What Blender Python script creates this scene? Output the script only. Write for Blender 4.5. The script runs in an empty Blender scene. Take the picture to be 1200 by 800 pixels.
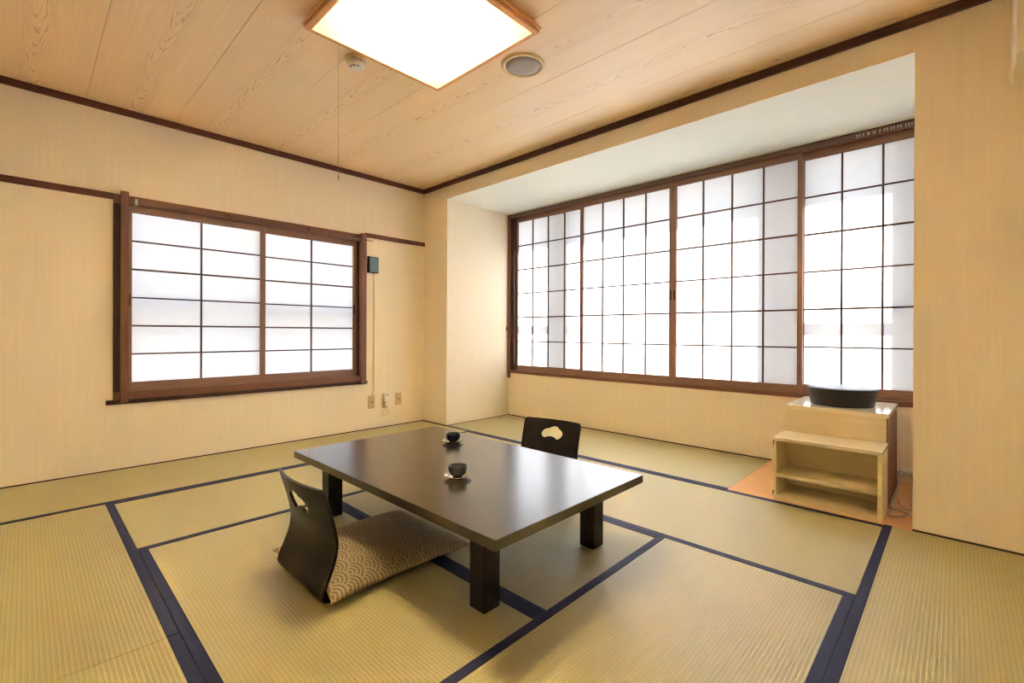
import bpy, bmesh, math, random
from mathutils import Vector, Matrix
random.seed(7)
PI = math.pi
sc = bpy.context.scene
COL = sc.collection

# ------------------------------------------------------------------ helpers
def link(o, parent=None):
    COL.objects.link(o)
    if parent is not None:
        o.parent = parent
    return o

def tag(o, label=None, cat=None, group=None, kind=None):
    if label: o['label'] = label
    if cat: o['category'] = cat
    if group: o['group'] = group
    if kind: o['kind'] = kind
    return o

def thing(name, label, cat, loc=(0, 0, 0), rz=0.0, group=None):
    o = bpy.data.objects.new(name, None)
    o.empty_display_size = 0.05
    link(o)
    o.location = loc
    o.rotation_euler = (0, 0, rz)
    return tag(o, label, cat, group)

def obj(name, bm, mat, parent=None, bevel=0.0, seg=2, smooth=False, off=None, label=None, kind=None):
    if off is not None:
        bmesh.ops.translate(bm, verts=bm.verts, vec=(-off[0], -off[1], -off[2]))
    bmesh.ops.recalc_face_normals(bm, faces=bm.faces)
    me = bpy.data.meshes.new(name)
    bm.to_mesh(me); bm.free()
    for m in (mat if isinstance(mat, (list, tuple)) else [mat]):
        me.materials.append(m)
    o = bpy.data.objects.new(name, me)
    link(o, parent)
    if smooth:
        for f in me.polygons: f.use_smooth = True
    if bevel > 0:
        b = o.modifiers.new('bevel', 'BEVEL')
        b.width = bevel; b.segments = seg; b.limit_method = 'ANGLE'; b.angle_limit = math.radians(40)
    if label: o['label'] = label
    if kind: o['kind'] = kind
    return o

def struct(name, bm, mat, parent=None, bevel=0.0):
    o = obj(name, bm, mat, parent, bevel)
    if parent is None: o['kind'] = 'structure'
    return o

def box(bm, x0, x1, y0, y1, z0, z1, mi=0):
    vs = [bm.verts.new((x, y, z)) for z in (z0, z1) for y in (y0, y1) for x in (x0, x1)]
    for q in ((0, 2, 3, 1), (4, 5, 7, 6), (0, 1, 5, 4), (1, 3, 7, 5), (3, 2, 6, 7), (2, 0, 4, 6)):
        f = bm.faces.new([vs[i] for i in q]); f.material_index = mi
    return vs

def B(*boxes):
    bm = bmesh.new()
    for b in boxes: box(bm, *b)
    return bm

def lathe(prof, n=48, c=(0, 0, 0)):
    bm = bmesh.new()
    rings = []
    for r, z in prof:
        if r < 1e-6:
            rings.append([bm.verts.new((c[0], c[1], c[2] + z))])
        else:
            rings.append([bm.verts.new((c[0] + r * math.cos(2 * PI * i / n), c[1] + r * math.sin(2 * PI * i / n), c[2] + z)) for i in range(n)])
    for a, b in zip(rings, rings[1:]):
        for i in range(n):
            j = (i + 1) % n
            if len(a) == 1 and len(b) == 1: continue
            if len(a) == 1: bm.faces.new([a[0], b[j], b[i]])
            elif len(b) == 1: bm.faces.new([a[i], a[j], b[0]])
            else: bm.faces.new([a[i], a[j], b[j], b[i]])
    return bm

def tube(bm, pts, r, n=10, caps=True):
    pts = [Vector(p) for p in pts]
    prev = None; rings = []
    for i, p in enumerate(pts):
        t = (pts[min(i + 1, len(pts) - 1)] - pts[max(i - 1, 0)]).normalized()
        if prev is None:
            a = Vector((0, 0, 1)) if abs(t.z) < 0.9 else Vector((1, 0, 0))
            u = t.cross(a).normalized()
        else:
            u = (prev - t * prev.dot(t)).normalized()
        prev = u
        v = t.cross(u)
        rings.append([bm.verts.new(p + r * (math.cos(2 * PI * k / n) * u + math.sin(2 * PI * k / n) * v)) for k in range(n)])
    for a, b in zip(rings, rings[1:]):
        for i in range(n):
            j = (i + 1) % n
            bm.faces.new([a[i], a[j], b[j], b[i]])
    if caps:
        bm.faces.new(rings[0][::-1]); bm.faces.new(rings[-1])
    return bm

def spline(P, k=8):
    P = [Vector(p) for p in P]
    out = []
    for i in range(len(P) - 1):
        p0, p1, p2, p3 = P[max(i - 1, 0)], P[i], P[i + 1], P[min(i + 2, len(P) - 1)]
        for s in range(k):
            t = s / k
            out.append(0.5 * ((2 * p1) + (p2 - p0) * t + (2 * p0 - 5 * p1 + 4 * p2 - p3) * t * t + (3 * p1 - p0 - 3 * p2 + p3) * t ** 3))
    out.append(P[-1])
    return out

# ------------------------------------------------------------------ materials
class NT:
    def __init__(self, name):
        self.m = bpy.data.materials.new(name); self.m.use_nodes = True
        self.t = self.m.node_tree; self.t.nodes.clear()
        self.out = self.t.nodes.new('ShaderNodeOutputMaterial')
    def n(self, typ, **kw):
        nd = self.t.nodes.new(typ)
        for k, v in kw.items(): setattr(nd, k, v)
        return nd
    def l(self, a, b): self.t.links.new(a, b)
    def math(self, op, a, b=None, c=None, clamp=False):
        nd = self.n('ShaderNodeMath', operation=op); nd.use_clamp = clamp
        for i, v in enumerate((a, b, c)):
            if v is None: continue
            if isinstance(v, (int, float)): nd.inputs[i].default_value = v
            else: self.l(v, nd.inputs[i])
        return nd.outputs[0]
    def mix(self, f, a, b, mode='MIX'):
        nd = self.n('ShaderNodeMix', data_type='RGBA', blend_type=mode)
        for i, v in ((0, f), (6, a), (7, b)):
            if isinstance(v, (int, float)): nd.inputs[i].default_value = v
            elif isinstance(v, (tuple, list)): nd.inputs[i].default_value = (*v[:3], 1)
            else: self.l(v, nd.inputs[i])
        return nd.outputs[2]
    def coord(self): return self.n('ShaderNodeTexCoord').outputs['Object']
    def sep(self, v):
        s = self.n('ShaderNodeSeparateXYZ'); self.l(v, s.inputs[0]); return s.outputs
    def comb(self, x, y, z):
        s = self.n('ShaderNodeCombineXYZ')
        for i, v in enumerate((x, y, z)):
            if isinstance(v, (int, float)): s.inputs[i].default_value = v
            else: self.l(v, s.inputs[i])
        return s.outputs[0]
    def vscale(self, v, s):
        m = self.n('ShaderNodeMapping'); m.inputs['Scale'].default_value = s; self.l(v, m.inputs[0]); return m.outputs[0]
    def noise(self, v, scale, detail=2, rough=0.5):
        nd = self.n('ShaderNodeTexNoise'); nd.inputs['Scale'].default_value = scale
        nd.inputs['Detail'].default_value = detail; nd.inputs['Roughness'].default_value = rough
        self.l(v, nd.inputs['Vector']); return nd.outputs[0]
    def ramp(self, f, lo, hi):
        nd = self.n('ShaderNodeMapRange'); nd.inputs[1].default_value = lo; nd.inputs[2].default_value = hi
        self.l(f, nd.inputs[0]); return nd.outputs[0]
    def bump(self, h, strength=0.3, dist=0.002):
        nd = self.n('ShaderNodeBump'); nd.inputs['Strength'].default_value = strength; nd.inputs['Distance'].default_value = dist
        self.l(h, nd.inputs['Height']); return nd.outputs[0]
    def bsdf(self, col, rough=0.5, normal=None, spec=0.5, metal=0.0, coat=0.0, coat_rough=0.1):
        p = self.n('ShaderNodeBsdfPrincipled')
        if isinstance(col, (tuple, list)): p.inputs['Base Color'].default_value = (*col[:3], 1)
        else: self.l(col, p.inputs['Base Color'])
        if isinstance(rough, (int, float)): p.inputs['Roughness'].default_value = rough
        else: self.l(rough, p.inputs['Roughness'])
        p.inputs['Specular IOR Level'].default_value = spec
        p.inputs['Metallic'].default_value = metal
        p.inputs['Coat Weight'].default_value = coat
        p.inputs['Coat Roughness'].default_value = coat_rough
        if normal is not None: self.l(normal, p.inputs['Normal'])
        self.l(p.outputs[0], self.out.inputs[0])
        return self.m

def S(r, g, b):
    """sRGB 0..255 to linear"""
    f = lambda c: (c / 255) / 12.92 if c / 255 <= 0.04045 else ((c / 255 + 0.055) / 1.055) ** 2.4
    return (f(r), f(g), f(b))

def lerp3(a, k): return tuple(min(1, x * k) for x in a)

def mat_plain(name, col, rough=0.5, var=0.08, scale=30, bump=0.1, spec=0.5, metal=0.0, coat=0.0):
    t = NT(name); n = t.noise(t.coord(), scale, 3)
    return t.bsdf(t.mix(n, lerp3(col, 1 - var), lerp3(col, 1 + var)), rough, t.bump(n, bump, 0.001), spec, metal, coat)

def mat_wallpaper(name, col):
    t = NT(name); x, y, z = t.sep(t.coord())
    h = t.math('ADD', x, y)
    a = t.noise(t.comb(t.math('MULTIPLY', h, 160.0), 0, t.math('MULTIPLY', z, 5.0)), 1.0, 3, 0.6)
    b = t.noise(t.comb(t.math('MULTIPLY', h, 55.0), 0, t.math('MULTIPLY', z, 1.2)), 1.0, 2, 0.5)
    big = t.noise(t.comb(t.math('MULTIPLY', h, 1.3), 0, t.math('MULTIPLY', z, 1.3)), 1.0, 3, 0.5)
    s = t.math('ADD', t.math('MULTIPLY', a, 0.5), t.math('MULTIPLY', b, 0.5))
    c = t.mix(t.ramp(s, 0.3, 0.7), lerp3(col, 0.955), lerp3(col, 1.04))
    c = t.mix(t.math('MULTIPLY', t.ramp(big, 0.35, 0.75), 0.25), c, lerp3(col, 0.93))
    return t.bsdf(c, 0.75, t.bump(s, 0.35, 0.0012), 0.25)

def mat_wood(name, dark, light, axis='x', rough=0.45, fine=90.0, along=2.5, bump=0.15, spec=0.5, coat=0.0, coat_rough=0.1):
    t = NT(name); x, y, z = t.sep(t.coord())
    k = {'x': (along, fine, fine), 'y': (fine, along, fine), 'z': (fine, fine, along)}[axis]
    v = t.comb(t.math('MULTIPLY', x, k[0]), t.math('MULTIPLY', y, k[1]), t.math('MULTIPLY', z, k[2]))
    n = t.noise(v, 1.0, 4, 0.6)
    return t.bsdf(t.mix(t.ramp(n, 0.3, 0.7), dark, light), rough, t.bump(n, bump, 0.001), spec, 0, coat, coat_rough)

def mat_ceiling():
    t = NT('ceiling_veneer'); x, y, z = t.sep(t.coord())
    q = t.math('DIVIDE', t.math('ADD', y, 0.811), 0.4965)
    idn = t.math('FLOOR', q)
    v = t.math('MULTIPLY', t.math('SUBTRACT', t.math('SUBTRACT', q, idn), 0.5), 0.4965)
    ofs = t.math('MULTIPLY', idn, 3.37)
    wob = t.math('SUBTRACT', t.noise(t.comb(t.math('ADD', t.math('MULTIPLY', x, 1.6), ofs), ofs, 0), 1.0, 2), 0.5)
    vv = t.math('ADD', v, t.math('MULTIPLY', wob, 0.05))
    nz = t.math('SUBTRACT', t.noise(t.comb(t.math('ADD', t.math('MULTIPLY', x, 3.0), ofs), t.math('MULTIPLY', vv, 22.0), ofs), 1.0, 3, 0.6), 0.5)
    f = t.math('SUBTRACT', x, t.math('MULTIPLY', t.math('MULTIPLY', vv, vv), 210.0))
    f = t.math('ADD', t.math('MULTIPLY', f, 5.5), t.math('MULTIPLY', nz, 3.0))
    s = t.math('ABSOLUTE', t.math('SUBTRACT', t.math('FRACT', f), 0.5))
    line = t.ramp(s, 0.13, 0.0)
    mask = t.ramp(t.math('ABSOLUTE', vv), 0.085, 0.05)
    brk = t.ramp(t.noise(t.comb(t.math('ADD', t.math('MULTIPLY', x, 4.0), ofs), t.math('MULTIPLY', vv, 60.0), ofs), 1.0, 2), 0.38, 0.6)
    cath = t.math('MULTIPLY', t.math('MULTIPLY', line, mask), t.math('ADD', t.math('MULTIPLY', brk, 0.8), 0.2), None, True)
    fine = t.noise(t.comb(t.math('ADD', t.math('MULTIPLY', x, 2.0), ofs), t.math('MULTIPLY', v, 170.0), ofs), 1.0, 3, 0.6)
    tone = t.noise(t.comb(ofs, t.math('MULTIPLY', v, 9.0), t.math('MULTIPLY', x, 0.4)), 1.0, 2)
    c0 = S(*CEIL)
    c = t.mix(t.ramp(fine, 0.3, 0.7), lerp3(c0, 0.93), lerp3(c0, 1.05))
    c = t.mix(t.math('MULTIPLY', t.ramp(tone, 0.35, 0.7), 0.35), c, lerp3(c0, 0.90))
    c = t.mix(t.math('MULTIPLY', cath, 0.8), c, (c0[0] * 0.50, c0[1] * 0.36, c0[2] * 0.24))
    return t.bsdf(c, 0.42, t.bump(fine, 0.05, 0.001), 0.7)

def mat_tatami():
    t = NT('tatami_rush'); co = t.coord(); x, y, z = t.sep(co)
    # ribs run along local x; pitch 12.5 mm across local y
    r = t.math('ABSOLUTE', t.math('SUBTRACT', t.math('FRACT', t.math('DIVIDE', y, 0.0125)), 0.5))   # 0.5 at groove
    rush = t.noise(t.comb(t.math('MULTIPLY', x, 700.0), t.math('MULTIPLY', y, 45.0), 0), 1.0, 2, 0.6)
    patch = t.noise(co, 3.0, 3, 0.55)
    c0 = S(*TATAMI)
    c = t.mix(t.ramp(rush, 0.25, 0.75), lerp3(c0, 0.88), lerp3(c0, 1.1))
    c = t.mix(t.math('MULTIPLY', t.ramp(patch, 0.35, 0.7), 0.5), c, (c0[0] * 0.95, c0[1] * 1.0, c0[2] * 0.86))
    c = t.mix(t.math('MULTIPLY', t.ramp(r, 0.33, 0.5), 0.6), c, lerp3(c0, 0.48))
    return t.bsdf(c, 0.44, t.bump(rush, 0.12, 0.0006), 1.0)

def mat_heri():
    t = NT('heri_cloth'); co = t.coord(); x, y, z = t.sep(co)
    a = t.math('ABSOLUTE', t.math('SUBTRACT', t.math('FRACT', t.math('MULTIPLY', t.math('ADD', x, y), 90.0)), 0.5))
    b = t.math('ABSOLUTE', t.math('SUBTRACT', t.math('FRACT', t.math('MULTIPLY', t.math('SUBTRACT', x, y), 90.0)), 0.5))
    p = t.ramp(t.math('MINIMUM', a, b), 0.10, 0.04)
    n = t.noise(co, 600, 2)
    c0 = S(38, 43, 80)
    c = t.mix(t.math('MULTIPLY', p, 0.6), c0, S(58, 70, 114))
    c = t.mix(t.math('MULTIPLY', n, 0.5), c, S(30, 34, 64))
    return t.bsdf(c, 0.6, t.bump(n, 0.3, 0.0006), 0.3)

def mat_paper():
    t = NT('shoji_paper'); co = t.coord()
    n = t.noise(co, 14, 4, 0.6)
    c = t.mix(n, (0.86, 0.87, 0.91), (0.91, 0.92, 0.95))
    tr = t.n('ShaderNodeBsdfTranslucent'); t.l(c, tr.inputs[0])
    df = t.n('ShaderNodeBsdfDiffuse'); df.inputs[0].default_value = (0.88, 0.87, 0.84, 1)
    mx = t.n('ShaderNodeMixShader'); mx.inputs[0].default_value = 0.30
    t.l(tr.outputs[0], mx.inputs[1]); t.l(df.outputs[0], mx.inputs[2]); t.l(mx.outputs[0], t.out.inputs[0])
    return t.m

def mat_diffuser():
    t = NT('lamp_diffuser'); co = t.coord()
    n = t.noise(co, 9, 2)
    c = t.mix(n, (0.93, 0.88, 0.76), (0.96, 0.91, 0.80))
    tr = t.n('ShaderNodeBsdfTranslucent'); t.l(c, tr.inputs[0])
    df = t.n('ShaderNodeBsdfDiffuse'); t.l(c, df.inputs[0])
    mx = t.n('ShaderNodeMixShader'); mx.inputs[0].default_value = 0.35
    t.l(tr.outputs[0], mx.inputs[1]); t.l(df.outputs[0], mx.inputs[2]); t.l(mx.outputs[0], t.out.inputs[0])
    return t.m

def mat_seigaiha():
    t = NT('zabuton_brocade'); x, y, z = t.sep(t.coord())
    D, R, H = 0.132, 0.066, 0.033
    u, v = x, t.math('ADD', y, 5.0)
    j0 = t.math('ADD', t.math('FLOOR', t.math('DIVIDE', t.math('SUBTRACT', v, R), H)), 1.0)
    found = None; rad = None
    for k in range(4):
        j = t.math('ADD', j0, float(k))
        par = t.math('MULTIPLY', t.math('MODULO', j, 2.0), D / 2)
        uu = t.math('ADD', t.math('SUBTRACT', u, par), 10 * D + D / 2)
        du = t.math('SUBTRACT', t.math('MODULO', uu, D), D / 2)
        dv = t.math('SUBTRACT', v, t.math('MULTIPLY', j, H))
        d = t.math('SQRT', t.math('ADD', t.math('MULTIPLY', du, du), t.math('MULTIPLY', dv, dv)))
        ins = t.math('LESS_THAN', d, R)
        if rad is None:
            rad, found = t.math('MULTIPLY', d, ins), ins
        else:
            take = t.math('MULTIPLY', ins, t.math('SUBTRACT', 1.0, found))
            rad = t.math('ADD', rad, t.math('MULTIPLY', d, take))
            found = t.math('MAXIMUM', found, ins)
    q = t.math('FRACT', t.math('DIVIDE', t.math('SUBTRACT', R, rad), 0.0150))
    band = t.ramp(t.math('ABSOLUTE', t.math('SUBTRACT', q, 0.28)), 0.32, 0.24)
    wv = t.noise(t.comb(t.math('MULTIPLY', x, 500.0), t.math('MULTIPLY', y, 500.0), 0), 1.0, 2)
    c = t.mix(band, S(106, 102, 84), S(172, 150, 110))
    c = t.mix(t.math('MULTIPLY', wv, 0.3), c, S(120, 106, 78))
    return t.bsdf(c, 0.55, t.bump(t.math('ADD', t.math('MULTIPLY', band, 0.6), wv), 0.25, 0.0008), 0.4)

WALL = (240, 228, 205); CEIL = (250, 220, 178); TATAMI = (184, 173, 120)
M = {}
M['wall'] = mat_wallpaper('wallpaper_cream', S(*WALL))
M['plaster'] = mat_plain('alcove_plaster', S(230, 231, 222), 0.8, 0.03, 12, 0.1, 0.2)
M['ceil'] = mat_ceiling()
M['dark'] = mat_plain('gap_shadow_board', S(52, 38, 24), 0.8, 0.1)
M['groove'] = mat_plain('groove_brown', S(150, 100, 58), 0.8, 0.1)
M['trim'] = mat_wood('dark_stained_trim', S(58, 26, 14), S(84, 40, 24), 'x', 0.45)
M['trimy'] = mat_wood('dark_stained_trim_side', S(74, 34, 20), S(104, 54, 34), 'y', 0.45)
M['frame_x'] = mat_wood('brown_frame_wood', S(130, 96, 80), S(160, 122, 102), 'x', 0.5, 120)
M['frame_z'] = mat_wood('brown_stile_wood', S(130, 96, 80), S(160, 122, 102), 'z', 0.5, 120)
M['casing_x'] = mat_wood('casing_wood', S(104, 64, 48), S(140, 92, 72), 'x', 0.5, 120)
M['casing_z'] = mat_wood('casing_upright_wood', S(104, 64, 48), S(140, 92, 72), 'z', 0.5, 120)
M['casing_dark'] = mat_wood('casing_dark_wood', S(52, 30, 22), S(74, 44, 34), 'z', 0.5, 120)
M['kumiko'] = mat_wood('lattice_wood', S(92, 66, 50), S(118, 88, 68), 'z', 0.55, 150)
M['paper'] = mat_paper()
M['tatami'] = mat_tatami()
M['heri'] = mat_heri()
M['orange'] = mat_wood('orange_floor_wood', S(212, 158, 96), S(232, 182, 122), 'x', 0.4, 40, 1.5, 0.05)
M['lacq'] = mat_wood('dark_lacquer_table', (0.020, 0.013, 0.008), (0.034, 0.021, 0.013), 'x', 0.27, 160, 4, 0.03, 0.7, 0.7, 0.2)
M['lacqleg'] = mat_wood('dark_lacquer_leg', (0.012, 0.009, 0.007), (0.020, 0.014, 0.010), 'z', 0.25, 160, 4, 0.03, 0.3)
M['chair'] = mat_wood('black_bentwood', (0.007, 0.0055, 0.005), (0.024, 0.015, 0.010), 'z', 0.32, 70, 3, 0.12, 0.22)
M['brocade'] = mat_seigaiha()
M['cup'] = mat_plain('navy_glaze', S(8, 16, 42), 0.12, 0.2, 20, 0.02, 0.22)
M['cupin'] = mat_plain('grey_glaze', S(52, 50, 52), 0.2, 0.4, 60, 0.3, 0.4)
M['saucer'] = mat_plain('dark_metal_saucer', S(196, 192, 188), 0.12, 0.1, 40, 0.05, 0.5, 0.9)
M['cream'] = mat_wood('cream_laminate', S(214, 198, 158), S(226, 210, 172), 'x', 0.42, 60, 2, 0.03, 0.4)
M['creamtop'] = mat_wood('glossy_cream_laminate', S(222, 210, 178), S(232, 220, 192), 'x', 0.16, 60, 2, 0.02, 0.6)
M['redwood'] = mat_wood('red_brown_side', S(104, 60, 36), S(128, 76, 48), 'z', 0.45, 60)
M['blacklid'] = mat_plain('black_lacquer_ware', S(40, 36, 36), 0.38, 0.12, 25, 0.05, 0.5)
M['white'] = mat_plain('white_plastic', S(232, 228, 214), 0.4, 0.03)
M['ivory'] = mat_plain('ivory_plastic', S(226, 200, 152), 0.45, 0.03)
M['slot'] = mat_plain('dark_slot', S(40, 30, 22), 0.6, 0.05)
M['beigep'] = mat_plain('beige_plate', S(206, 176, 130), 0.45, 0.05)
M['grille'] = mat_plain('grey_speaker_grille', S(176, 166, 160), 0.7, 0.12, 900, 0.6)
M['teal'] = mat_plain('slate_blue_plastic', S(98, 124, 138), 0.4, 0.08, 8)
M['black'] = mat_plain('black_plastic', S(30, 30, 32), 0.45, 0.05)
M['steel'] = mat_plain('brushed_steel', S(196, 190, 182), 0.3, 0.05, 60, 0.05, 0.5, 0.9)
M['lampwood'] = mat_wood('lamp_frame_wood', S(222, 162, 104), S(238, 184, 128), 'x', 0.4, 80)
M['cablegrey'] = mat_plain('grey_cable_sheath', S(178, 164, 146), 0.5, 0.05)
M['cord'] = mat_plain('pull_cord_fibre', S(176, 148, 112), 0.8, 0.1)
M['rail'] = mat_plain('brown_curtain_rail', S(116, 88, 76), 0.4, 0.06, 40, 0.05)
M['alu'] = mat_plain('outside_caster_metal', S(150, 150, 156), 0.5, 0.05, 30, 0.05)  # grey metal shared by the unseen eaves, posts and bars outside
M['ground'] = mat_plain('outside_ground', S(170, 168, 162), 0.9, 0.1)
M['diffuser'] = mat_diffuser()

# ------------------------------------------------------------------ room shell
ZC, ZT, D0 = 2.565, 2.395, 0.937
X1, X2, XE, YF = 0.41, 4.15, 5.0, -3.75
WX = 4.49                                   # end of the alcove behind the right pier
struct('floor', B((-0.1, XE + 0.1, YF - 0.1, 1.05, -0.14, -0.022)), M['dark'])
# wall with the bay alcove
struct('wall_back', B((0.0, X1, 0.0, D0 + 0.11, -0.02, ZC), (X2, XE, 0.0, 0.12, -0.02, ZC), (WX, WX + 0.1, 0.12, D0 + 0.11, -0.02, ZC),
                      (X1, X2, 0.0, 0.012, ZT, ZC),
                      (X1, WX, D0, D0 + 0.11, -0.02, 0.515), (X1, WX, D0 + 0.06, D0 + 0.11, 2.36, ZC)), M['wall'])
struct('ceiling_alcove', B((X1, WX, 0.012, D0 + 0.06, ZT, ZT + 0.03)), M['plaster'])
YA, YB, ZA, ZB = -2.625, -0.75, 0.50, 1.95
struct('wall_left', B((-0.1, 0, YF, YA, -0.02, ZC), (-0.1, 0, YB, 0.0, -0.02, ZC), (-0.1, 0, YA, YB, -0.02, ZA), (-0.1, 0, YA, YB, ZB, ZC)), M['wall'])
struct('wall_right', B((XE, XE + 0.1, YF, 0.12, -0.02, ZC)), M['wall'])
struct('wall_front', B((-0.1, XE + 0.1, YF - 0.1, YF, -0.02, ZC)), M['wall'])
bm = bmesh.new()
yy = -0.811 + 0.4965 * 3
while yy > YF - 0.1:
    a, b = yy - 0.4965 + 0.0011, yy - 0.0011
    if a < 0.12: box(bm, -0.1, XE + 0.1, max(a, YF - 0.1), min(b, 0.12), ZC, ZC + 0.02)
    yy -= 0.4965
struct('ceiling', bm, M['ceil'], bevel=0.0008)
struct('ceiling_backing', B((-0.1, XE + 0.1, YF - 0.1, D0 + 0.11, ZC + 0.02, ZC + 0.08)), M['groove'])
struct('wall_soffit', B((4.476, XE, -0.32, 0.0, 2.111, ZC)), M['wall'], bevel=0.006)
# ceiling trims
struct('trim_1', B((0.0, XE, -0.026, 0.0, 2.522, ZC)), M['trim'], bevel=0.002)
struct('trim_2', B((0.0, 0.026, YF, -0.026, 2.522, ZC)), M['trimy'], bevel=0.002)
struct('trim_3', B((0.026, XE, YF, YF + 0.026, 2.522, ZC)), M['trim'], bevel=0.002)
struct('trim_4', B((XE - 0.026, XE, YF + 0.026, -0.026, 2.522, ZC)), M['trimy'], bevel=0.002)
# picture rails left and right of the small window
struct('trim_5', B((0.0, 0.022, YF, -2.652, 1.913, 1.955)), M['trimy'], bevel=0.002)
struct('trim_6', B((0.0, 0.022, -0.724, -0.002, 1.938, 1.980)), M['trimy'], bevel=0.002)
# orange wooden board of the alcove floor
struct('floor_alcove', B((3.264, X2, -0.018, D0, -0.02, 0.0), (X2, WX, 0.12, D0, -0.02, 0.0)), M['orange'])

struct('baseboard_left', B((0.0, 0.007, YF, -0.002, -0.022, 0.006)), M['dark'])
struct('baseboard_back', B((0.007, X1, -0.007, 0.0, -0.022, 0.005), (X2, XE, -0.007, 0.0, -0.022, 0.006), (X1, 3.27, D0 - 0.007, D0, -0.022, 0.007)), M['dark'])
struct('baseboard_alcove', B((X1, X1 + 0.005, 0.0, D0 - 0.007, -0.022, 0.004)), M['redwood'])
# ------------------------------------------------------------------ tatami
def rib_slab(L, W, h=0.02):
    """slab along x (length L) by y (width W), ribbed top at z=0"""
    bm = bmesh.new(); pitch = 0.0125; k = 5
    n = max(2, int(round(W / pitch * k)))
    prof = []
    for i in range(n + 1):
        y = -W / 2 + W * i / n
        prof.append((y, -0.0011 + 0.0011 * abs(math.cos(PI * y / pitch)) ** 0.6 if True else 0))
    A = [bm.verts.new((-L / 2, y, z)) for y, z in prof]; Bv = [bm.verts.new((L / 2, y, z)) for y, z in prof]
    for i in range(n): bm.faces.new([A[i], A[i + 1], Bv[i + 1], Bv[i]])
    bl = [bm.verts.new(p) for p in ((-L / 2, -W / 2, -h), (L / 2, -W / 2, -h), (L / 2, W / 2, -h), (-L / 2, W / 2, -h))]
    bm.faces.new(bl)
    bm.faces.new([A[0], Bv[0], bl[1], bl[0]]); bm.faces.new([A[-1], bl[3], bl[2], Bv[-1]])
    bm.faces.new([*A, bl[3], bl[0]]); bm.faces.new([*Bv, bl[2], bl[1]])
    return bm
HW = 0.034
def mat_piece(label, x0, x1, y0, y1, along, edges):
    g = 0.0012
    x0, x1, y0, y1 = x0 + g, x1 - g, y0 + g, y1 - g
    cx, cy = (x0 + x1) / 2, (y0 + y1) / 2
    rz = 0.0 if along == 'x' else PI / 2
    L, W = (x1 - x0, y1 - y0) if along == 'x' else (y1 - y0, x1 - x0)
    t = thing('tatami_mat', label, 'tatami mat', (cx, cy, 0), rz, 'tatami mats on the floor')
    obj('woven_rush', rib_slab(L, W), M['tatami'], t)
    for s in edges:                                  # -1 / +1 : local y side that carries a cloth border
        a, b = (W / 2 - HW, W / 2 + 0.0004) if s > 0 else (-W / 2 - 0.0004, -W / 2 + HW)
        obj('cloth_border', B((-L / 2, L / 2, a, b, -0.0195, 0.0016)), M['heri'], t, bevel=0.0008, label='navy cloth border')
    return t
# local +y is world -x for mats turned by 90 degrees
mat_piece('tatami strip along the left wall under the small window, nearer the room corner', 0.008, 0.81, -1.797, -0.021, 'y', (-1,))
mat_piece('tatami strip along the left wall, the end running out of the left photo edge', 0.008, 0.81, YF, -1.797, 'y', (-1,))
mat_piece('tatami mat between the left wall strip and the mat carrying the patterned cushion', 0.81, 1.667, -2.729, -0.949, 'y', (1, -1))
mat_piece('tatami mat beneath the near long side of the table and the patterned cushion', 1.667, 3.262, -2.729, -1.838, 'x', (1, -1))
mat_piece('tatami mat beneath the far half of the table, on the bay window side', 1.667, 3.262, -1.838, -0.949, 'x', (1, -1))
mat_piece('tatami mat lengthwise beside the right short end of the table, ribs running to the viewer', 3.262, 4.037, -2.729, -0.949, 'y', (1, -1))
mat_piece('tatami mat along the alcove step behind the table, its left half', 0.81, 2.42, -0.949, -0.02, 'x', (1, -1))
mat_piece('tatami mat directly in front of the cream step shelf', 2.42, 4.037, -0.949, -0.02, 'x', (1, -1))
mat_piece('tatami mat on the alcove floor below the wide bay window', X1 + 0.006, 3.262, -0.02, D0 - 0.008, 'x', (-1,))
mat_piece('tatami mat against the right wall pier, lit from the alcove', 4.037, 4.92, -1.80, -0.008, 'y', (1,))
mat_piece('tatami mat in the near left corner, its right end at a plain seam', 0.81, 2.478, -3.62, -2.729, 'x', (1,))
mat_piece('tatami mat at the bottom photo edge, right of the seam in the near row', 2.478, 4.037, -3.62, -2.729, 'x', (1,))
mat_piece('tatami mat at the near right corner, behind the mat at the pier', 4.037, 4.92, -3.62, -1.80, 'y', (1,))

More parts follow.
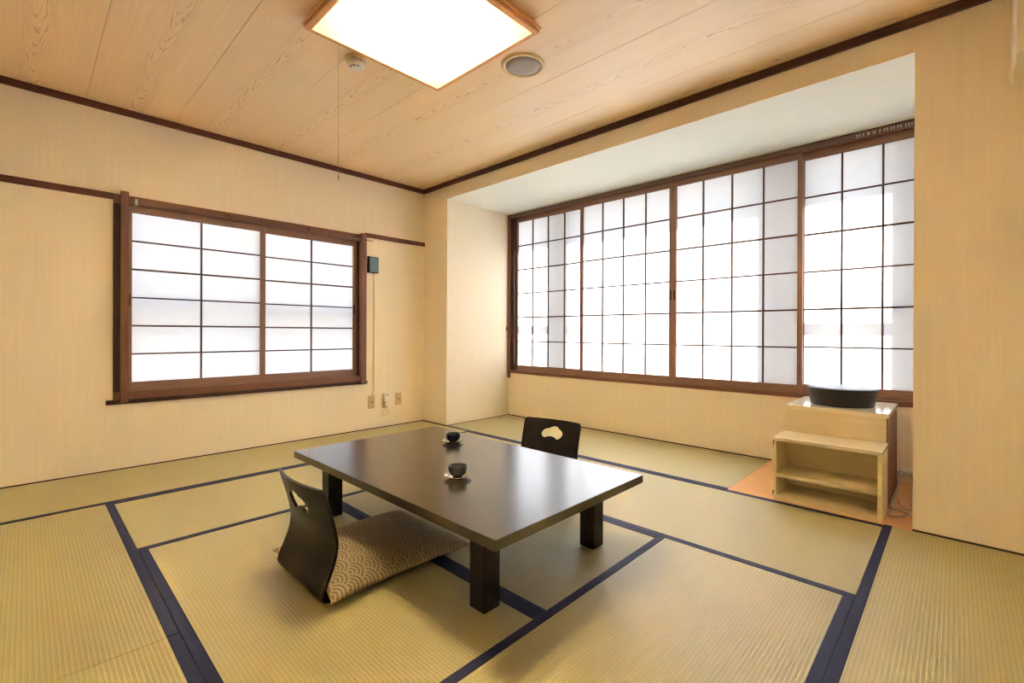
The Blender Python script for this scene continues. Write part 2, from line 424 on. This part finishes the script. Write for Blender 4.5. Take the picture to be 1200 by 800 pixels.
# ------------------------------------------------------------------ shoji
def shoji(label, group, loc, rz, W, z0, z1, stL, stR, top, bot, cols, rows, handle=None, colx=None):
    """panel in local coords: x 0..W, room side at local y=0, thickness to y=+0.03. paper between the rails."""
    t = thing('shoji_screen', label, 'shoji', (loc[0], loc[1], z0), rz, group)
    H = z1 - z0; T = 0.030
    fr = obj('stile', B((0, stL, 0, T, 0, H)), M['frame_z'], t, bevel=0.0015)
    fr2 = obj('stile', B((W - stR, W, 0, T, 0, H)), M['frame_z'], t, bevel=0.0015)
    obj('rail', B((stL, W - stR, 0.001, T - 0.001, H - top, H)), M['frame_x'], t, bevel=0.0015)
    obj('rail', B((stL, W - stR, 0.001, T - 0.001, 0, bot)), M['frame_x'], t, bevel=0.0015)
    px0, px1, pz0, pz1 = stL, W - stR, bot, H - top
    obj('paper', B((px0 - 0.004, px1 + 0.004, 0.0205, 0.0213, pz0 - 0.004, pz1 + 0.004)), M['paper'], t)
    w = 0.0115
    bm = bmesh.new()
    xs = colx or [px0 + (px1 - px0) * i / cols for i in range(1, cols)]
    for x in xs: box(bm, x - w / 2, x + w / 2, 0.006, 0.020, pz0, pz1)
    for i in range(1, rows):
        z = pz0 + (pz1 - pz0) * i / rows
        ww = w * (1.1 if i % 2 == 0 else 0.9)
        box(bm, px0, px1, 0.0075, 0.019, z - ww / 2, z + ww / 2)
    obj('lattice', bm, M['kumiko'], t)
    if handle:
        for hx, hz in handle:
            h = obj('finger_pull', B((hx - 0.009, hx + 0.009, -0.002, 0.004, hz - 0.045, hz + 0.045)), M['casing_dark'], fr if hx < W / 2 else fr2, bevel=0.003)
    return t

# bay window panels (front face at D0 or one track behind)
g = 'shoji screens of the bay window'
zf0, zf1 = 0.536, 2.345
shoji('shoji screen of the bay window, at the alcove left end with a grey shadow band', g, (0.487, D0 + 0.046, 0), 0, 1.462 - 0.487, zf0, zf1, 0.024, 0.030, 0.047, 0.062, 4, 6)
shoji('shoji screen of the bay window, second from the alcove left end, evenly white', g, (1.440, D0 + 0.012, 0), 0, 2.452 - 1.440, zf0, zf1, 0.034, 0.032, 0.045, 0.060, 4, 6, [(0.994, 0.79)])
shoji('shoji screen of the bay window shaded on its last column, left of the step shelf', g, (2.454, D0 + 0.012, 0), 0, 3.467 - 2.454, zf0, zf1, 0.031, 0.034, 0.045, 0.060, 4, 6, [(0.017, 0.79)])
shoji('shoji screen of the bay window right behind the black lidded tub', g, (3.445, D0 + 0.046, 0), 0, 4.432 - 3.445, zf0, zf1, 0.026, 0.030, 0.055, 0.068, 4, 6)
# bay window frame: structure with parts
w1 = thing('window_1', 'wide bay window frame of brown wood', 'window', (0.41, D0, 0.5)); w1['kind'] = 'structure'
o = (0.41, D0, 0.5)
obj('head_track', B((0.432, WX, D0 + 0.006, D0 + 0.10, 2.345, 2.362), (0.432, WX, D0 - 0.004, D0 + 0.012, 2.340, 2.392), (0.432, WX, D0 + 0.09, D0 + 0.10, 2.30, 2.36)), M['casing_x'], w1, bevel=0.0015, off=o)
obj('sill', B((0.43, WX, D0 - 0.012, D0 + 0.10, 0.504, 0.536)), M['casing_x'], w1, bevel=0.002, off=o)
obj('jamb', B((0.435, 0.487, D0 + 0.01, D0 + 0.10, 0.536, 2.345)), M['casing_dark'], w1, bevel=0.0015, off=o)
obj('jamb', B((0.410, 0.440, D0 - 0.024, D0 + 0.008, 0.449, 2.392)), M['casing_z'], w1, bevel=0.0015, off=o)
obj('jamb', B((4.432, WX, D0 + 0.0, D0 + 0.10, 0.536, 2.345)), M['casing_z'], w1, bevel=0.0015, off=o)
obj('ceiling_bead', B((0.41, WX, D0 - 0.035, D0 - 0.024, 2.386, ZT)), M['plaster'], w1, off=o)
# curtain rail with gliders under the bay window head
cr = thing('curtain_rail', 'slim brown curtain rail with gliders along the top of the bay window', 'curtain rail', (0.46, D0 - 0.012, 2.36))
o = (0.46, D0 - 0.012, 2.36)
obj('rail', B((0.445, 4.42, D0 - 0.024, D0 - 0.004, 2.346, 2.376)), M['rail'], cr, bevel=0.003, off=o)
for i, gx in enumerate((3.80, 3.815, 3.835, 3.86, 3.868, 3.89, 3.90, 3.925, 3.95, 3.965, 3.985, 4.0, 4.02, 4.035, 4.06, 4.075, 4.09)):
    bm = B((gx - 0.004, gx + 0.004, D0 - 0.030, D0 - 0.0242, 2.350, 2.366)); tube(bm, [(gx, D0 - 0.029, 2.352), (gx, D0 - 0.031, 2.344), (gx, D0 - 0.027, 2.338)], 0.0016, 6)
    obj('glider', bm, M['steel'], cr, off=o)
# little knob on the alcove side wall
k = obj('sliding_latch', B((0.0, 0.012, -0.008, 0.008, -0.02, 0.02)), M['casing_z'], None, bevel=0.003)
k.location = (X1, 0.90, 1.03); tag(k, 'tiny brown latch on the alcove side wall beside the bay window', 'latch')

# small window on the left wall (local x -> world +y, local -y -> world +x)
RZ = PI / 2
g = 'shoji screens of the small window'
zs0, zs1 = 0.55, 1.888
# left panel behind? front face 4 mm into the room from the wall plane
shoji('shoji screen of the small window, its wider left half', g, (0.006, -2.578, 0), RZ, -1.650 + 2.578, zs0, zs1, 0.030, 0.040, 0.047, 0.066, 2, 6, [(0.014, 0.66)])
shoji('shoji screen of the small window, right half beside the blue wall box', g, (-0.026, -1.690, 0), RZ, -0.790 + 1.690, zs0, zs1, 0.038, 0.036, 0.050, 0.064, 2, 6, [(0.872, 0.66)])
w2 = thing('window_2', 'small window casing on the left wall', 'window', (0.0, -1.7, 0.47)); w2['kind'] = 'structure'
o = (0.0, -1.7, 0.47)
obj('head', B((-0.06, 0.028, -2.652, -0.724, 1.888, 1.952)), M['casing_x'], w2, bevel=0.002, off=o)
obj('sill', B((-0.06, 0.040, -2.652, -0.724, 0.497, 0.550)), M['casing_x'], w2, bevel=0.002, off=o)
obj('apron', B((0.0, 0.026, -2.69, -0.700, 0.466, 0.497)), M['casing_dark'], w2, bevel=0.002, off=o)
obj('jamb', B((-0.06, 0.016, -2.652, -2.578, 0.55, 1.888)), M['casing_dark'], w2, bevel=0.0015, off=o)
obj('jamb', B((-0.06, 0.006, -0.790, -0.724, 0.55, 1.888)), M['casing_dark'], w2, bevel=0.0015, off=o)
obj('batten', B((0.016, 0.062, -2.615, -2.572, 0.479, 1.972)), M['casing_z'], w2, bevel=0.002, off=o)
obj('batten', B((0.010, 0.055, -0.784, -0.728, 0.479, 1.962)), M['casing_z'], w2, bevel=0.002, off=o)
r2 = thing('curtain_rail', 'narrow curtain rail on brackets along the small window head', 'curtain rail', (0.04, -1.7, 1.90))
o = (0.04, -1.7, 1.90)
obj('rail', B((0.042, 0.056, -2.565, -0.790, 1.896, 1.912)), M['rail'], r2, bevel=0.002, off=o)
for yb in (-2.53, -1.93, -1.29, -0.83):
    obj('bracket', B((0.027, 0.058, yb - 0.008, yb + 0.008, 1.912, 1.930), (0.052, 0.060, yb - 0.008, yb + 0.008, 1.885, 1.918)), M['steel' if yb < -2.5 else 'rail'], r2, bevel=0.001, off=o)
obj('end_hook', tube(bmesh.new(), [(0.05, -0.80, 1.90), (0.07, -0.76, 1.898), (0.066, -0.70, 1.896), (0.05, -0.66, 1.897)], 0.004, 8), M['rail'], r2, off=o, smooth=True)

# ------------------------------------------------------------------ outside
struct('ground', B((-14, 18, -10, 20, -0.4, -0.3)), M['ground'])
struct('trim_7', B((-0.4, 5.4, D0 + 0.14, D0 + 0.50, 2.30, 2.36)), M['alu'])         # eave over the bay
YO = D0 + 0.22
for i, (a, b) in enumerate(((0.975, 1.235), (3.16, 3.45), (3.99, 4.30))):
    struct('trim_%d' % (8 + i), B((a, b, YO, YO + 0.05, -0.3, 2.30)), M['alu'])  # unseen posts, put in to cast the grey bands on the paper
struct('trim_11', B((0.2, 1.26, YO - 0.06, YO - 0.03, 1.075, 1.14)), M['alu'])  # unseen bar, added to throw a shadow across the left end screen
struct('trim_12', B((3.45, 4.6, YO - 0.06, YO - 0.03, 1.075, 1.14)), M['alu'])  # unseen bar, added to throw a shadow across the right end screen
struct('trim_13', B((-0.16, -0.12, -2.7, -0.7, 1.10, 1.16), (-0.16, -0.12, -2.7, -0.7, 0.92, 0.95)), M['alu'])  # unseen bars, added for the soft bands on the small window paper
struct('trim_14', B((-0.9, -0.1, -3.2, -0.2, 2.2, 2.26)), M['alu'])

# ------------------------------------------------------------------ table
TX0, TX1, TY0, TY1, TH = 1.705, 3.275, -2.068, -1.128, 0.337
tb = thing('low_table', 'dark lacquered low table with thick square legs in the middle of the tatami', 'table', ((TX0 + TX1) / 2, (TY0 + TY1) / 2, 0))
o = tuple(tb.location)
obj('tabletop', B((TX0, TX1, TY0, TY1, TH - 0.036, TH)), M['lacq'], tb, bevel=0.002, off=o)
for ya in (TY0 + 0.125, TY1 - 0.125):
    obj('apron', B((TX0 + 0.216, TX1 - 0.229, ya - 0.01, ya + 0.01, TH - 0.06, TH - 0.036)), M['lacqleg'], tb, off=o)
for lx in (1.843, 3.046):
    for ly in (-1.975, -1.299):
        bm = bmesh.new()
        box(bm, lx, lx + 0.078, ly, ly + 0.078, 0.0016, TH - 0.036)
        obj('leg', bm, M['lacqleg'], tb, bevel=0.003, off=o)

# ------------------------------------------------------------------ tea cups
def lerp(a, b, t): return a + (b - a) * t
def make_saucer(label, loc):
    t = obj('saucer', lathe([(0, 0.003), (0.022, 0.003), (0.024, 0.0), (0.032, 0.0), (0.035, 0.003), (0.050, 0.008), (0.061, 0.015), (0.062, 0.0165), (0.060, 0.0165), (0.049, 0.0105), (0.034, 0.006), (0.0, 0.0055)], 48), M['saucer'], smooth=True)
    t.location = loc
    return tag(t, label, 'saucer', 'saucers on the low table')
def make_cup(label, loc):
    t = thing('tea_cup', label, 'cup', loc, 0, 'tea cups on the low table')
    obj('bowl', lathe([(0, 0.004), (0.015, 0.004), (0.017, 0.0), (0.020, 0.0), (0.022, 0.006), (0.031, 0.010), (0.0375, 0.018), (0.0405, 0.028), (0.0425, 0.047), (0.042, 0.048)], 48), M['cup'], t, smooth=True)
    obj('inner_glaze', lathe([(0.042, 0.048), (0.0405, 0.0475), (0.0385, 0.030), (0.0355, 0.020), (0.026, 0.014), (0, 0.012)], 48), M['cupin'], t, smooth=True, label='grey speckled inside')
    return t
c2 = (2.703, -1.747); c1 = (2.172, -1.342)
make_saucer('dark metal saucer under the cup nearer the camera, mid table', (*c2, TH))
make_saucer('dark metal saucer under the cup at the far left edge of the table', (*c1, TH))
make_cup('small navy tea cup in the middle of the table', (*c2, TH + 0.0058))
make_cup('small navy tea cup at the far left side of the table', (*c1, TH + 0.0058))

# ------------------------------------------------------------------ legless chairs
PROF = [(0.447, 0.414), (0.432, 0.36), (0.414, 0.30), (0.401, 0.24), (0.397, 0.20), (0.405, 0.15), (0.422, 0.105), (0.440, 0.065), (0.449, 0.043),
        (0.449, 0.026), (0.440, 0.013), (0.422, 0.0095), (0.36, 0.009), (0.20, 0.009), (0.0, 0.009)]   # distance behind the front edge, height
pp = spline([(-a, b, 0) for a, b in PROF], 10)
cum = [0.0]
for a, b in zip(pp, pp[1:]): cum.append(cum[-1] + (b - a).length)
LT = cum[-1]
def prof_at(s):
    s = max(0.0, min(LT, s))
    for i in range(len(cum) - 1):
        if s <= cum[i + 1]:
            f = (s - cum[i]) / max(1e-9, cum[i + 1] - cum[i])
            return pp[i].lerp(pp[i + 1], f)
    return pp[-1]
HOLE = [(0.080, -0.012), (0.074, 0.005), (0.060, 0.018), (0.040, 0.026), (0.028, 0.028), (0.016, 0.036), (-0.013, 0.044), (-0.036, 0.041), (-0.050, 0.030), (-0.070, 0.019),
        (-0.080, 0.003), (-0.073, -0.018), (-0.045, -0.038), (-0.024, -0.031), (-0.007, -0.024), (0.022, -0.024), (0.051, -0.034), (0.071, -0.028)]
def make_chair(label, loc, rz):
    t = thing('legless_chair', label, 'legless chair', loc, rz, 'legless chairs at the low table')
    WH, hs = 0.210, 0.088                                     # half width; hole centre below the top edge
    N = 400; rad = 0.022
    # outer boundary (u across, s down the profile), rounded corners
    outer = []
    def arc(cx, cy, a0, a1):
        for i in range(9):
            a = lerp(a0, a1, i / 8); outer.append((cx + rad * math.cos(a), cy + rad * math.sin(a)))
    arc(WH - rad, rad, -PI / 2, 0); arc(WH - rad, LT - rad, 0, PI / 2); arc(-WH + rad, LT - rad, PI / 2, PI); arc(-WH + rad, rad, PI, 1.5 * PI)
    def resample(P, n):
        P = P + [P[0]]
        L = [0]
        for a, b in zip(P, P[1:]): L.append(L[-1] + math.hypot(b[0] - a[0], b[1] - a[1]))
        out = []; j = 0
        for i in range(n):
            d = L[-1] * i / n
            while L[j + 1] < d: j += 1
            f = (d - L[j]) / max(1e-9, L[j + 1] - L[j])
            out.append((lerp(P[j][0], P[j + 1][0], f), lerp(P[j][1], P[j + 1][1], f)))
        return out
    hp = [(q.x, q.y) for q in spline([(a, b, 0) for a, b in HOLE] + [(HOLE[0][0], HOLE[0][1], 0)], 8)][:-1]
    hp = [(a, hs - b) for a, b in hp]
    ou = resample(outer, N)
    ho = []
    for (u, s) in ou:                                          # walk the hole by angle, softened for the long seat end
        th = math.atan2((s - hs) * (0.25 if s > hs else 1.0), u)
        ho.append(th)
    def hole_pt(th):
        best = None
        d = (math.cos(th), math.sin(th))
        n = len(hp)
        for i in range(n):
            ax, ay = hp[i][0], hp[i][1] - hs; bx, by = hp[(i + 1) % n][0], hp[(i + 1) % n][1] - hs
            ex, ey = bx - ax, by - ay
            den = d[0] * ey - d[1] * ex
            if abs(den) < 1e-12: continue
            r = (ax * ey - ay * ex) / den; q = (ax * d[1] - ay * d[0]) / den
            if r > 0 and -1e-6 <= q <= 1 + 1e-6 and (best is None or r > best): best = r
        return (best * d[0], hs + best * d[1])
    inn = [hole_pt(th) for th in ho]
    K = 44
    bm = bmesh.new(); rings = []
    for kx in range(K + 1):
        f = kx / K; f = f ** 1.15
        ring = []
        for (a, b) in zip(inn, ou):
            u, s = lerp(a[0], b[0], f), lerp(a[1], b[1], f)
            q = prof_at(s)
            cur = 0.030 * max(0.0, min(1.0, (q.y - 0.03) / 0.25)) * (1 - (u / WH) ** 2)
            ring.append(bm.verts.new((u, q.x - cur, q.y)))
        rings.append(ring)
    for a, b in zip(rings, rings[1:]):
        for i in range(N):
            j = (i + 1) % N
            bm.faces.new([a[i], a[j], b[j], b[i]])
    o = obj('bentwood_shell', bm, M['chair'], t, smooth=True)
    so = o.modifiers.new('solid', 'SOLIDIFY'); so.thickness = 0.011; so.offset = 0.0
    bv = o.modifiers.new('bevel', 'BEVEL'); bv.width = 0.002; bv.segments = 2; bv.limit_method = 'ANGLE'; bv.angle_limit = math.radians(50)
    return t
make_chair('black bentwood legless chair holding the patterned cushion, back to the camera', (2.465, -1.893, 0.0), 0)
make_chair('black bentwood legless chair beyond the table, only its cut-out back showing', (2.459, -1.140, 0.0), PI + 0.141)

# ------------------------------------------------------------------ cushion
def make_cushion():
    hx, hy, T = 0.288, 0.322, 0.044
    n = 64; bm = bmesh.new(); top = []; bot = []
    for i in range(n + 1):
        ra, rb = [], []
        for j in range(n + 1):
            a = math.sin((-1 + 2 * i / n) * PI / 2); b = math.sin((-1 + 2 * j / n) * PI / 2)
            x = hx * a * (1 - 0.085 * (1 - b * b) ** 1.0); y = hy * b * (1 - 0.14 * (1 - a * a) if b < 0 else 1 - 0.05 * (1 - a * a))
            e = max(0.0, (1 - a ** 4) * (1 - b ** 4)) ** 0.5
            edge = i in (0, n) or j in (0, n)
            zc = 0.034 + 0.010 * e
            w = 0.0035 * e * math.sin(9 * a + 2 * b) * math.cos(7 * b - a)
            vt = bm.verts.new((x, y, zc + T * e + w)); ra.append(vt)
            rb.append(vt if edge else bm.verts.new((x, y, max(0.016, zc - T * e))))
        top.append(ra); bot.append(rb)
    for i in range(n):
        for j in range(n):
            bm.faces.new([top[i][j], top[i + 1][j], top[i + 1][j + 1], top[i][j + 1]])
            q = [bot[i][j], bot[i][j + 1], bot[i + 1][j + 1], bot[i + 1][j]]
            if any(a is not b for a, b in zip(q, [top[i][j], top[i][j + 1], top[i + 1][j + 1], top[i + 1][j]])): bm.faces.new(q)
    o = obj('floor_cushion', bm, M['brocade'], None, smooth=True)
    tag(o, 'tan floor cushion with overlapping wave arcs on the near legless chair', 'cushion')
    return o
cu = make_cushion(); cu.location = (2.447, -2.018, 0.0)

# ------------------------------------------------------------------ step shelf
cb = thing('step_shelf', 'cream two-tier step shelf against the bay window wall', 'shelf', (3.77, 0.4, 0))
o = tuple(cb.location)
CX0, CX1 = 3.516, 4.028
obj('side_panel', B((CX0, CX0 + 0.018, 0.006, 0.28, 0.0, 0.350)), M['cream'], cb, bevel=0.001, off=o)
obj('side_panel', B((CX1 - 0.018, CX1, 0.006, 0.28, 0.0, 0.350)), M['cream'], cb, bevel=0.001, off=o)
obj('base_board', B((CX0 + 0.018, CX1 - 0.018, 0.006, 0.27, 0.0, 0.032)), M['cream'], cb, bevel=0.001, off=o)
obj('shelf_board', B((CX0 + 0.018, CX1 - 0.018, 0.008, 0.27, 0.136, 0.155)), M['cream'], cb, bevel=0.001, off=o)
obj('back_panel', B((CX0 + 0.018, CX1 - 0.018, 0.27, 0.28, 0.0, 0.350)), M['cream'], cb, off=o)
obj('step_board', B((CX0 - 0.002, CX1 + 0.003, 0.0, 0.28, 0.350, 0.369)), M['creamtop'], cb, bevel=0.0015, off=o)
obj('upper_box', B((CX0, CX1 - 0.006, 0.281, 0.84, 0.369, 0.508)), M['cream'], cb, bevel=0.001, off=o)
obj('side_panel', B((CX1 - 0.006, CX1, 0.283, 0.84, 0.0, 0.508)), M['redwood'], cb, off=o, label='reddish brown side board')
obj('rear_carcass', B((CX0, CX1 - 0.006, 0.281, 0.84, 0.0, 0.369)), M['redwood'], cb, off=o)
obj('top_board', B((CX0 - 0.004, CX1 + 0.004, 0.276, 0.85, 0.508, 0.532)), M['creamtop'], cb, bevel=0.0015, off=o)
# worn laminate on the left upright
for z0, z1, d in ((0.300, 0.350, 0.010), (0.015, 0.052, 0.008)):
    bm = bmesh.new()
    vs = [bm.verts.new(p) for p in ((CX0 - 0.0006, 0.0052, z0), (CX0 + d, 0.0052, z1), (CX0 - 0.0006, 0.0052, z1))]
    vb = [bm.verts.new((v.co.x, 0.0075, v.co.z)) for v in vs]
    bm.faces.new(vs); bm.faces.new(vb[::-1])
    for i in range(3): bm.faces.new([vs[i], vs[(i + 1) % 3], vb[(i + 1) % 3], vb[i]])
    obj('worn_edge', bm, M['redwood'], cb, off=o, label='chipped brown edge')
# black lidded tub
tb2 = thing('lidded_tub', 'round black lacquer tub with flat lid on top of the cream step shelf', 'tub', (3.775, 0.540, 0.532))
obj('body', lathe([(0, 0), (0.164, 0), (0.168, 0.004), (0.173, 0.030), (0.178, 0.070), (0.180, 0.088), (0, 0.088)], 72), M['blacklid'], tb2, smooth=True).modifiers.new('es', 'EDGE_SPLIT').split_angle = 0.7
obj('lid', lathe([(0, 0.0885), (0.183, 0.0885), (0.1865, 0.092), (0.187, 0.103), (0.185, 0.109), (0.179, 0.1115), (0.12, 0.113), (0, 0.114)], 72), M['blacklid'], tb2, smooth=True)

# ------------------------------------------------------------------ adaptor and cables beside the shelf
ad = thing('power_strip', 'white multi-outlet tap low on the alcove back wall beside the shelf', 'power strip', (4.10, D0, 0.07))
o = (4.10, D0, 0.07)
obj('body', B((4.040, 4.150, D0 - 0.036, D0, 0.052, 0.090)), M['white'], ad, bevel=0.006, seg=3, off=o)
for sx in (4.062, 4.092, 4.122):
    obj('socket', B((sx - 0.006, sx - 0.003, D0 - 0.0368, D0 - 0.034, 0.062, 0.074), (sx + 0.003, sx + 0.006, D0 - 0.0368, D0 - 0.034, 0.062, 0.074)), M['slot'], ad, off=o)
cab = [(4.115, D0 - 0.02, 0.052), (4.116, 0.90, 0.02), (4.112, 0.70, 0.006), (4.122, 0.45, 0.005), (4.125, 0.30, 0.005), (4.10, 0.19, 0.005), (4.06, 0.145, 0.005), (4.040, 0.19, 0.005),
       (4.055, 0.27, 0.006), (4.10, 0.245, 0.010), (4.14, 0.20, 0.010), (4.17, 0.24, 0.006), (4.15, 0.33, 0.005), (4.11, 0.30, 0.013), (4.075, 0.36, 0.02), (4.065, 0.42, 0.035)]
c = obj('power_cable', tube(bmesh.new(), spline(cab, 10), 0.0036, 8), M['cablegrey'], None, smooth=True)
tag(c, 'thin grey cable looped on the orange board beside the shelf', 'cable')
c = obj('grey_cord', tube(bmesh.new(), spline([(4.042, 0.82, 0.10), (4.046, 0.70, 0.045), (4.042, 0.55, 0.012), (4.040, 0.40, 0.008), (4.042, 0.30, 0.008)], 10), 0.0065, 8), M['cablegrey'], None, smooth=True)
tag(c, 'thicker grey cord running down close along the shelf side', 'cord')

# ------------------------------------------------------------------ left wall fittings
wb = thing('wall_box', 'small slate blue control box with a thin wire down the left wall', 'control box', (0.0, -0.638, 1.665))
o = tuple(wb.location)
obj('housing', B((0.0, 0.030, -0.695, -0.582, 1.585, 1.748)), M['black'], wb, bevel=0.004, off=o, label='black rear shell')
obj('front_cover', B((0.030, 0.044, -0.690, -0.587, 1.590, 1.742)), M['teal'], wb, bevel=0.006, seg=3, off=o)
obj('wire', tube(bmesh.new(), [(0.004, -0.622, 1.585), (0.003, -0.626, 1.50), (0.003, -0.626, 0.42), (0.004, -0.632, 0.338)], 0.0035, 8), M['ivory'], wb, smooth=True, off=o)
obj('wire_duct', B((0.0, 0.007, -0.6205, -0.612, 0.37, 1.50)), M['ivory'], wb, bevel=0.002, off=o)
def outlet(label, yc, zc, w=0.074, h=0.128):
    t = thing('wall_outlet', label, 'outlet', (0, yc, zc), 0, 'outlets on the left wall')
    obj('plate', B((0.0, 0.007, -w / 2, w / 2, -h / 2, h / 2)), M['beigep'], t, bevel=0.003)
    obj('socket', B((0.007, 0.010, -0.013, 0.013, -0.038, 0.038)), M['beigep'], t, bevel=0.002)
    obj('jack', B((0.0098, 0.0108, -0.010, -0.004, -0.008, 0.008), (0.0098, 0.0108, 0.004, 0.010, -0.008, 0.008)), M['slot'], t)
    return t
outlet('beige wall outlet below the thin wire, under the blue control box', -0.644, 0.272)
outlet('beige wall outlet nearest the room corner, right of the white plug', -0.328, 0.276)
t3 = outlet('beige wall outlet with a white plug in it, the middle one', -0.487, 0.255, 0.07, 0.12)
pg = thing('plug_adaptor', 'white plug adaptor in the middle outlet near the room corner', 'plug', (0.010, -0.487, 0.30))
obj('body', B((0.001, 0.042, -0.030, 0.016, -0.030, 0.030)), M['white'], pg, bevel=0.006, seg=3)
obj('tap', B((0.004, 0.034, 0.004, 0.034, 0.012, 0.046)), M['white'], pg, bevel=0.004)
obj('tap', B((0.004, 0.030, -0.038, -0.012, 0.020, 0.050)), M['white'], pg, bevel=0.004)
obj('lower_plug', B((0.001, 0.030, -0.012, 0.016, -0.085, -0.034)), M['white'], pg, bevel=0.005)
obj('cord', tube(bmesh.new(), spline([(0.015, 0.0, -0.085), (0.012, -0.03, -0.13), (0.010, -0.05, -0.17), (0.010, -0.02, -0.185), (0.010, 0.03, -0.15), (0.012, 0.012, -0.10), (0.014, 0.004, -0.07)], 8), 0.003, 8), M['ivory'], pg, smooth=True)

# ------------------------------------------------------------------ ceiling fittings
LX, LY, LH = 2.345, -1.690, 0.425
cl = thing('ceiling_light', 'square ceiling light with white diffuser in a pale wood frame', 'ceiling light', (LX, LY, ZC))
def ring(h0, h1, z0, z1):
    return [(-h0, h0, h1, h0, z0, z1), (-h0, h0, -h0, -h1, z0, z1), (h1, h0, -h1, h1, z0, z1), (-h0, -h1, -h1, h1, z0, z1)]
obj('base_plate', B((-0.40, 0.40, -0.40, 0.40, -0.006, 0.0)), M['white'], cl)
obj('housing', B(*ring(0.408, 0.400, -0.044, -0.0)), M['lampwood'], cl)
obj('upper_frame', B(*ring(0.428, 0.402, -0.036, -0.024)), M['lampwood'], cl, bevel=0.002)
obj('lower_frame', B(*ring(0.420, 0.391, -0.056, -0.042)), M['lampwood'], cl, bevel=0.002)
obj('diffuser', B((-0.392, 0.392, -0.392, 0.392, -0.0575, -0.0545)), M['diffuser'], cl)
bm = tube(bmesh.new(), [(-0.015, -0.434, -0.02), (-0.015, -0.434, -0.89)], 0.0008, 6)
obj('pull_cord', bm, M['cord'], cl)
obj('cord_end', lathe([(0, 0), (0.003, 0.002), (0.0035, 0.012), (0.0015, 0.018), (0, 0.019)], 16, (-0.015, -0.434, -0.908)), M['cord'], cl, smooth=True)
sd = thing('smoke_detector', 'small white round smoke detector beside the ceiling light', 'smoke detector', (1.78, -1.755, ZC))
obj('base', lathe([(0, 0), (0.060, 0), (0.060, -0.012), (0.056, -0.016), (0, -0.016)], 48), M['ivory'], sd, smooth=True).modifiers.new('es', 'EDGE_SPLIT').split_angle = 0.7
obj('head', lathe([(0, -0.016), (0.050, -0.016), (0.050, -0.034), (0.044, -0.044), (0.030, -0.048), (0, -0.049)], 48), M['white'], sd, smooth=True)
for a in (-0.5, 0.1, 0.6, 1.2):
    obj('vent', B((-0.006, 0.006, -0.003, 0.003, -0.0495, -0.0455)), M['slot'], sd).location = (0.030 * math.cos(a - 1.3), 0.030 * math.sin(a - 1.3), 0)
sp = thing('ceiling_speaker', 'round flush ceiling speaker with grey grille', 'speaker', (2.447, -1.045, ZC))
obj('rim', lathe([(0.104, -0.003), (0.108, -0.010), (0.122, -0.010), (0.127, -0.004), (0.127, 0.0), (0.104, 0.0)], 64), M['ivory'], sp, smooth=True)
obj('grille', lathe([(0, -0.012), (0.06, -0.011), (0.104, -0.005), (0.104, -0.001), (0, -0.001)], 64), M['grille'], sp, smooth=True)

# ------------------------------------------------------------------ lights
w = bpy.data.worlds.new('sky'); sc.world = w; w.use_nodes = True
bg = w.node_tree.nodes['Background']; bg.inputs[0].default_value = (0.74, 0.84, 1.0, 1); bg.inputs[1].default_value = 1.6
def sun(name, d, e, ang, col=(1, 0.97, 0.92)):
    L = bpy.data.lights.new(name, 'SUN'); L.energy = e; L.angle = math.radians(ang); L.color = col
    o = bpy.data.objects.new(name, L); link(o); o.rotation_euler = Vector(d).to_track_quat('-Z', 'Y').to_euler(); return o
sun('sun', (-0.04, -1.0, -0.85), 23.0, 3.0, (0.98, 0.98, 0.96))
# fluorescent tubes inside the fitting
for sx, sy in ((-0.09, -0.09), (0.09, -0.09), (-0.09, 0.09), (0.09, 0.09)):
    L = bpy.data.lights.new('lamp_tube', 'POINT'); L.energy = 20.5; L.shadow_soft_size = 0.015; L.color = (1.0, 0.96, 0.88)
    o = bpy.data.objects.new('lamp_tube', L); link(o); o.location = (LX + sx, LY + sy, ZC - 0.026)

# ------------------------------------------------------------------ camera
f, yaw, pit, rol, sy = 545.95, -0.7634, -0.0018, 0.0037, -9.295
fw = Vector((math.sin(yaw) * math.cos(pit), math.cos(yaw) * math.cos(pit), math.sin(pit)))
r = Vector((math.cos(yaw), -math.sin(yaw), 0)); u = r.cross(fw)
r2_, u2_ = math.cos(rol) * r + math.sin(rol) * u, -math.sin(rol) * r + math.cos(rol) * u
cam = bpy.data.cameras.new('camera'); cam.sensor_width = 36; cam.lens = f / 1200 * 36; cam.shift_y = sy / 1200; cam.clip_start = 0.05
co = bpy.data.objects.new('camera', cam); link(co)
mw = Matrix((r2_, u2_, -fw)).transposed().to_4x4(); mw.translation = (4.3109, -3.0801, 0.9836)
co.matrix_world = mw
sc.camera = co

# ------------------------------------------------------------------ output look
sc.view_settings.view_transform = 'Standard'; sc.view_settings.look = 'None'
sc.view_settings.gamma = 1.0; sc.view_settings.use_curve_mapping = False
sc.view_settings.exposure = 0.38
cy = sc.cycles
cy.use_denoising = True
cy.filter_width = 1.1
cy.max_bounces = 12; cy.diffuse_bounces = 8; cy.glossy_bounces = 4; cy.transmission_bounces = 8
cy.sample_clamp_indirect = 0.0
cy.caustics_reflective = False; cy.caustics_refractive = False
